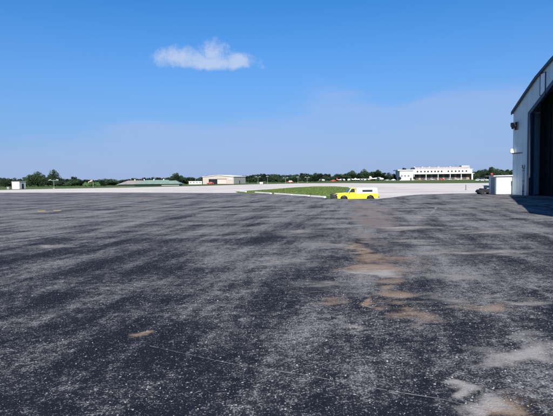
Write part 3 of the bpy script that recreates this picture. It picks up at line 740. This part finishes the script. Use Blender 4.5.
# left lobby block
MB().box(tx(399), tx(412.3), -3, 13, 0, z(170.4)).build('lobby_block', M_TW, te)
MB().box(tx(396.8), tx(413), -4, 13.5, z(170.4) + .02, z(169.4)).build('lobby_roof', mat('pale_roof_slab', (.62, .64, .64), .6), te)
for px in (401, 404.3, 407.6): MB().box(tx(px) - .9, tx(px) + .9, -3.06, -3, 3.2, 5.2).build('lobby_window', mat('tinted_glass', (.16, .2, .22), .2), te)
MB().box(tx(410) - .8, tx(410) + .8, -3.05, -3, 0, 2.4).build('lobby_door', M_REC, te)
MB().box(tx(463), tx(471), 4, 10, zr + .01, zr + 1.4).build('rooftop_lounge', mat('roof_plant', (.36, .36, .38), .6), te)
for px in (416, 424, 431, 440, 452): MB().box(tx(px) - .8, tx(px) + .8, 5, 7, zr + .01, zr + .75).build('roof_vent', MATS['roof_plant'], te)
MB().tube((tx(458), 6, zr), (tx(458), 6, zr + 2.2), .08).build('antenna', M_DARK, te)

# ------------------------------------------------------------------ parked cars
def make_car(name, paint):
    c = empty(name, (0, 0, 0))
    pf = [(-2.15, .55), (-2.1, .75), (-1.2, .86), (2.0, .88), (2.15, .7), (2.15, .38), (1.75, .36)] + [(x, zz) for x, zz in arch(1.35, .36, .32, 6)] + [(.9, .3), (-.9, .3)] + [(x, zz) for x, zz in arch(-1.35, .36, .32, 6)] + [(-1.75, .34), (-2.12, .38)]
    MB().prism(pf, -.85, .85).build('body', paint, c, .04)
    qbox((-1.0, 1.6, .80, .86), (-.35, 1.05, .62, 1.42)).build('cabin', M_GLASS, c, .03)
    MB().box(-.38, 1.08, -.63, .63, 1.40, 1.45).build('roof', paint, c, .02)
    for x in (-1.35, 1.35):
        for s in (-1, 1): wheel(c, x, s*.74, .31, .31, .2, M_RIM, s)
    return c
M_CW = mat('car_white', (.8, .8, .8), .35, .03); M_CR = mat('car_red', (.62, .05, .05), .35, .05); M_CS = mat('car_silver', (.5, .52, .55), .35, .05); M_CB = mat('car_dark_blue', (.05, .07, .14), .35, .05)
pro = {}
def car(px, Y, paint, label, rz=0, sc=1.0):
    k = paint.name
    if k not in pro: o = pro[k] = make_car('parked_car', paint)
    else: o = copy_tree(pro[k])
    o.location = place(px, Y); o.rotation_euler = (0, 0, R(rz)); o.scale = (sc, sc, sc)
    return tag(o, label, 'car', 'cars parked round the airfield')
car(210.2, 292, M_CR, 'red car parked before the dark doorway of the beige hangar')
car(458, 440, M_CW, 'white car parked under the right half of the terminal')
car(449, 441, M_CS, 'silver car parked under the middle of the terminal', 12)
car(441.5, 432, M_CR, 'red car parked on the grass before the terminal')
car(424, 442, M_CB, 'dark blue car parked under the left half of the terminal', 80)
car(432, 442, M_CS, 'silver car near the dark blue car under the terminal', 15)
car(477.8, 270, M_CW, 'white car parked just right of the terminal', 62, 1.1)
car(483.6, 265, M_CW, 'white car between the terminal and the white shed', 118, 1.15)
car(290.0, 330, M_CR, 'red car on the far grass right of the beige hangar', 0)
car(387, 430, M_CS, 'silver car between the parked airplanes and the terminal', 4)
car(393, 425, M_CW, 'white car at the left end of the terminal', -6)
car(333, 400, M_CR, 'red car among the parked white airplanes', 0, 1.15)
# white equipment box on the far grass
eb = empty('equipment_box', place(261.2, 260)); tag(eb, 'white box cabinet on the far grass right of the beige hangar', 'cabinet')
MB().box(-.85, .85, 0, 1, .12, 1.0).build('housing', M_WHITE, eb, .04); MB().box(-.7, .7, .1, .9, 0, .12).build('plinth', M_DARK, eb); MB().box(-.95, .95, -.08, 1.08, 1.005, 1.1).build('lid', M_WHITE, eb)

# ------------------------------------------------------------------ light aircraft
def make_plane(paint, stripe):
    a = empty('parked_airplane', (0, 0, 0))
    secs = [(-3.3, .12, 1.25), (-3.1, .42, 1.25), (-2.2, .55, 1.3), (-1.2, .62, 1.42), (0, .62, 1.5), (1.2, .48, 1.45), (3.0, .22, 1.4), (4.4, .08, 1.45)]
    MB().loft([[(x, r*.85*math.cos(t), zc + r*math.sin(t)) for t in [2*math.pi*i/12 for i in range(12)]] for x, r, zc in secs]).build('fuselage', paint, a, smooth=True)
    MB().prism([(-1.3, 2.08), (-1.25, 2.17), (-.7, 2.22), (.3, 2.1), (-.7, 2.06)], -5.3, 5.3).build('wing', paint, a)
    MB().prism([(3.5, 1.45), (3.55, 1.52), (4.5, 1.48)], -1.7, 1.7).build('tailplane', paint, a)
    MB().prism([(2.7, 1.55), (3.7, 2.75), (4.45, 2.8), (4.5, 1.4)], -.06, .06).build('fin', stripe, a)
    for s in (-1, 1):
        MB().tube((-.6, s*.5, 1.0), (-.6, s*2.6, 2.1), .05).build('strut', paint, a)
        MB().tube((-.3, s*.45, 1.0), (-.3, s*1.2, .25), .05).build('gear_leg', paint, a)
        wheel(a, -.3, s*1.25, .22, .22, .14, M_RIM, s)
        MB().prism([(-1.35, 1.55), (-.95, 2.0), (.4, 2.0), (.75, 1.6)], s*.46, s*.60).build('side_window', M_GLASS, a)
    MB().tube((-2.4, 0, 1.0), (-2.5, 0, .25), .05).build('gear_leg', paint, a); wheel(a, -2.5, 0, .2, .2, .12, M_RIM, 1)
    pp = MB().box(-3.42, -3.38, -.07, .07, .35, 2.15).build('propeller', M_DARK, a)
    MB().lathe([(.02, -3.6), (.14, -3.4), (.16, -3.3)], 'x', (0, 0, 1.25), 10).build('spinner', paint, pp)
    MB().box(-2.2, 3.2, -.60, .60, 1.3, 1.4).build('stripe', stripe, a)
    return a
pl = make_plane(M_CW, M_CW); pr2 = make_plane(M_CW, M_CR)
PL = [(377.5, 395, 172, pl, 1.45, 'largest white airplane, left of the terminal with its tail raised'), (321, 410, 160, pl, 1.0, 'white airplane at the left end of the parked row'), (341.5, 415, 190, pr2, 1.0, 'white airplane with red tail just right of the red car'),
      (351, 420, 15, pl, 1.0, 'white airplane in the middle of the parked row, facing left'), (359.5, 418, 205, pl, 1.0, 'white airplane second left of the largest one'), (367, 425, 20, pr2, .95, 'white airplane with red tail next to the largest one')]
used = set()
for px, Y, rz, src, sc, lab in PL:
    o = src if src.name not in used else copy_tree(src); used.add(src.name)
    o.location = place(px, Y); o.rotation_euler = (0, 0, R(rz)); o.scale = (sc, sc, sc); tag(o, lab, 'airplane', 'light airplanes parked on the far apron')

# ------------------------------------------------------------------ floodlight masts and poles
M_POLE = mat('galvanised_pole', (.26, .28, .29), .6, .1)
def mast(px, Y, toppx, span, label, heads=2, rz=0):
    h = at(px, toppx, Y).z - FZ
    o = empty('floodlight_mast', place(px, Y), R(rz)); tag(o, label, 'light mast', 'floodlight masts round the field')
    r = .00004*Y + .05
    MB().tube((0, 0, 0), (0, 0, h), r*1.3, r, 8).build('pole', M_POLE, o)
    MB().box(-.3, .3, -.3, .3, 0, .1).build('base', M_KERB, o)
    if heads:
        MB().box(-span/2, span/2, -.07, .07, h - .14, h).build('cross_arm', M_POLE, o)
        for s in (-1, 1):
            MB().prism([(-.5, 0), (-.4, .34), (.4, .34), (.5, 0)], -.3, .3).build('lamp_head', M_POLE, o, loc=(s*span/2, 0, h - .02)).rotation_euler = (0, R(18*s), 0)
    return o
mast(53.8, 190, 180.3, 2.9, 'T-shaped floodlight mast before the tallest tree on the left')
mast(131, 300, 176.5, 2, 'bare thin pole before the left half of the green roof', 0)
mast(165, 300, 175.5, 2, 'bare thin pole before the right half of the green roof', 0)
mast(195.3, 300, 175.2, 2, 'bare thin pole before the low white building', 0)
mast(258, 310, 177.0, 2.6, 'floodlight mast nearest the beige hangar, left of the row', 2, 25)
mast(267.6, 320, 176.6, 2.2, 'second floodlight mast from the beige hangar', 2, 70)
mast(285.5, 330, 178.0, 2.8, 'third floodlight mast from the beige hangar, near the red car', 2, 15)
mast(298, 330, 177.2, 2.2, 'fourth floodlight mast from the beige hangar', 2, 60)
mast(307.2, 340, 177.4, 2.6, 'floodlight mast farthest right in the row, left of the airplanes', 2, -20)

# windsock
ws = empty('windsock', place(93, 210)); tag(ws, 'orange and white windsock on a pole by the pale shrub', 'windsock')
zt_ = at(93, 179.6, 210).z - FZ
MB().tube((0, 0, 0), (0, 0, zt_), .07, .05).build('pole', M_POLE, ws)
M_OR = mat('orange_fabric', (.55, .20, .12), .8, .08); M_WF = mat('white_fabric', (.75, .73, .70), .8, .05)
pts = [(0, 0.0, .36), (-.6, -.1, .32), (-1.1, -.25, .28), (-1.6, -.45, .23), (-2.0, -.65, .17)]
for i in range(4):
    (xa, za, ra), (xb, zb, rb_) = pts[i], pts[i + 1]
    MB().tube((xa, 0, zt_ - .5 + za), (xb, 0, zt_ - .5 + zb), ra, rb_, 12).build('sock_band', M_OR if i % 2 == 0 else M_WF, ws)
MB().lathe([(.44, -.03), (.5, 0), (.44, .03)], 'x', (.02, 0, zt_ - .5), 14).build('hoop', M_DARK, ws)

# ------------------------------------------------------------------ trees
M_LEAFD = leafmat('tree_leaves', (.022, .041, .020)); M_LEAFP = leafmat('shrub_leaves', (.075, .13, .045)); M_BARK = mat('bark', (.06, .05, .04), .9, .3)
def make_tree(seed, hgt, rad, base, nl, per, leaf, lm, name='broadleaf_tree'):
    rnd = random.Random(seed)
    o = empty(name, (0, 0, 0))
    t = MB(); t.tube((0, 0, 0), (.1, 0, hgt*.45), hgt*.03, hgt*.018, 7)
    for k in range(5):
        a = rnd.uniform(0, 6.28); t.tube((.05, 0, hgt*(.25 + .04*k)), (math.cos(a)*rad*.6, math.sin(a)*rad*.6, hgt*(.5 + .06*k)), hgt*.012, hgt*.005, 5)
    t.build('trunk', M_BARK, o)
    c = MB(); zc = (hgt + base)/2; hz = (hgt - base)/2
    for l in range(nl):
        while True:
            u, v, q = rnd.uniform(-1, 1), rnd.uniform(-1, 1), rnd.uniform(-1, 1)
            if u*u + v*v + q*q < 1: break
        wdn = 1 - .35*max(q, 0)
        cx, cy, cz = u*rad*.72*wdn, v*rad*.72*wdn, zc + q*hz*.72; lr = rad*rnd.uniform(.26, .46)
        for k in range(per):
            d = Vector((rnd.gauss(0, 1), rnd.gauss(0, 1), rnd.gauss(0, .8))).normalized()*lr*rnd.uniform(.6, 1.08)
            p = Vector((cx, cy, cz)) + d
            if p.z < base*.6: continue
            e = Vector((rnd.gauss(0, 1), rnd.gauss(0, 1), rnd.gauss(0, 1))).normalized(); f = e.orthogonal().normalized(); s = leaf*rnd.uniform(.6, 1.4)
            c.v += [tuple(p - e*s), tuple(p + f*s*.6), tuple(p + e*s), tuple(p - f*s*.6)]
            i = len(c.v) - 4; c.f.append((i, i + 1, i + 2, i + 3))
    me = bpy.data.meshes.new('crown'); me.from_pydata(c.v, [], c.f); me.materials.append(lm)
    co_ = bpy.data.objects.new('crown', me); COL.objects.link(co_); co_.parent = o
    return o
# unit trees 10 m high
PROT = [make_tree(11 + i, 10, rr, bb, nl, 85, .34, M_LEAFD) for i, (rr, bb, nl) in enumerate(((4.2, 1.0, 26), (3.6, .8, 22), (5.0, 1.2, 30), (3.2, .6, 20), (4.6, .6, 28)))]
BUSH = [make_tree(31 + i, 10, rr, .1, 30, 85, .40, M_LEAFD, 'low_tree') for i, rr in enumerate((5.0, 6.0, 5.4))]
PROF = [(-30, 177), (0, 176), (6, 177), (12, 178), (20, 176.5), (27, 175.5), (33, 172.5), (40, 172), (46, 175.5), (62, 177), (66, 178), (74, 176), (80, 179), (95, 179), (100, 178.4), (108, 177.2), (115, 179), (122, 178.6), (132, 177), (150, 176.8), (160, 176.4), (168, 175.4), (176, 172.8), (182, 175), (190, 176.5), (198, 177.5), (204, 175.3), (216, 174.2), (226, 176), (236, 176), (246, 174.4), (255, 173.6), (262, 172.8), (275, 172.6), (285, 173.8), (293, 173.6), (303, 172), (309, 173.4), (316, 171.4), (325, 172.6), (333, 174), (340, 173), (348, 171), (353, 170), (358, 171.6), (363, 169.6), (368, 169), (373, 172), (378, 169), (384, 171), (392, 173), (398, 172.5), (410, 171), (440, 171.5), (470, 171), (476, 169.8), (481, 168), (487, 168.6), (493, 167), (500, 167.6), (506, 168), (514, 167), (560, 167), (600, 168)]
def prof_at(x):
    for (a, ya), (b2, yb) in zip(PROF[:-1], PROF[1:]):
        if a <= x <= b2: return ya + (yb - ya)*(x - a)/(b2 - a)
    return 176
def seglabel(px):
    if px < 28: return 'dark broadleaf tree in the far tree line behind the striped hut', 'trees behind the striped hut'
    if px < 112: return 'dark broadleaf tree in the far tree line behind the windsock', 'trees behind the windsock and floodlight mast'
    if px < 190: return 'dark broadleaf tree in the far line behind the green-roofed building', 'trees behind the green roof'
    if px < 250: return 'dark broadleaf tree showing over the beige hangar roof', 'trees behind the beige hangar'
    if px < 325: return 'dark broadleaf tree in the far line behind the floodlight masts', 'trees behind the row of masts'
    if px < 398: return 'dark broadleaf tree in the far line behind the parked airplanes', 'trees behind the airplanes'
    if px < 475: return 'dark broadleaf tree behind the white terminal', 'trees behind the terminal'
    return 'dark broadleaf tree between the terminal and the hangar corner', 'trees right of the terminal'
usedt = set()
def tree(px, Y, toppy, wpx=None, label=None, group=None, rnd=random, pool=None):
    pool = pool or PROT
    h = at(px, toppy, Y).z - FZ
    src = pool[rnd.randrange(len(pool))]; i = src.name
    o = src if i not in usedt else copy_tree(src); usedt.add(i)
    o.location = place(px, Y); k = h/9.6
    kx = k if wpx is None else wpx*Y/FPX/(2*4.3)
    o.scale = (kx*rnd.uniform(.92, 1.1), kx, k); o.rotation_euler = (0, 0, rnd.uniform(0, 6.28))
    a, b2 = seglabel(px)
    return tag(o, label or a, 'tree', group or b2)
rt_ = random.Random(5)
SPEC = [(39, 310, 171.6, 12, 'broad round-topped dark tree left of the tallest one'), (54, 305, 169.8, 13, 'tallest dark round tree on the left, above the floodlight mast'), (74, 305, 175.8, 9, 'dark pointed tree between the tallest tree and the windsock'), (176, 340, 172.4, 9, 'tall dark tree at the right end of the green roof'),
        (404, 500, 166.2, 10, 'round tree rising above the left end of the terminal'), (413, 505, 167.8, 8, 'low tree top showing over the terminal roof'), (421.5, 500, 166.4, 6, 'small dark tree top just above the terminal roof'), (378, 480, 168.6, 9, 'tall tree rising behind the largest airplane'), (365, 480, 169, 9, 'tall tree left of the largest airplane'), (352, 478, 170, 9, 'round tree above the middle of the airplane row'), (491, 450, 165.8, 8, 'tallest tree right of the terminal, over the shed')]
for px, Y, tp, wp, lab in SPEC: tree(px, Y, tp, wp, lab, 'taller trees of the far tree line', rt_)
x = -28.0
while x < 590:
    Y = 320 if x < 195 else (430 if x < 320 else 485)
    if not (415 < x < 468): tree(x, Y + rt_.uniform(-14, 14), prof_at(x) + rt_.uniform(.2, 1.3), rt_.uniform(8, 12), rnd=rt_)
    x += rt_.uniform(3.6, 5.6) if x < 520 else 9
x = -26.0
while x < 520:                                # lower trees that close the gaps
    Y = 285 if x < 112 else 340 if x < 195 else (405 if x < 320 else 465)
    if not (198 < x < 246 or 400 < x < 474): tree(x, Y + rt_.uniform(-8, 8), prof_at(x) + rt_.uniform(2.6, 4.2), rt_.uniform(8, 12), seglabel(x)[0].replace('dark broadleaf tree', 'low dark bushy tree'), 'low ' + seglabel(x)[1], rt_, BUSH)
    x += rt_.uniform(4.2, 6.5)
# pale shrubs by the windsock
SHR = [make_tree(61 + i, 10, 6.5, .2, 22, 85, .36, M_LEAFP) for i in range(2)]
for i, (px, tp, wp, lab) in enumerate(((86, 182.3, 8, 'pale green shrub left of the windsock'), (91, 181.4, 10, 'highest pale green shrub, right behind the windsock'), (97, 182.4, 9, 'pale green shrub right of the windsock'), (104, 183.2, 9, 'lowest pale green shrub, farthest right of the windsock'))):
    o = SHR[i] if i < 2 else copy_tree(SHR[i % 2]); o.name = 'green_shrub'
    h = at(px, tp, 240).z - FZ; o.location = place(px, 240 + i*2); o.scale = (wp*240/FPX/13,)*2 + (h/9.6,); o.rotation_euler = (0, 0, i*1.3)
    tag(o, lab, 'shrub', 'pale shrubs by the windsock')
# dark bushes before the terminal lobby
for i, (px, tp, wp, lab) in enumerate(((399.5, 176.5, 4, 'small bush at the left corner of the terminal'), (414.5, 176.3, 5, 'dark bush before the terminal between lobby and ground-floor recess'))):
    o = copy_tree(PROT[i]); o.name = 'dark_bush'; h = at(px, tp, 445).z - FZ; o.location = place(px, 445); o.scale = (wp*445/FPX/8.6,)*2 + (h/9.6,); tag(o, lab, 'shrub', 'bushes before the terminal')
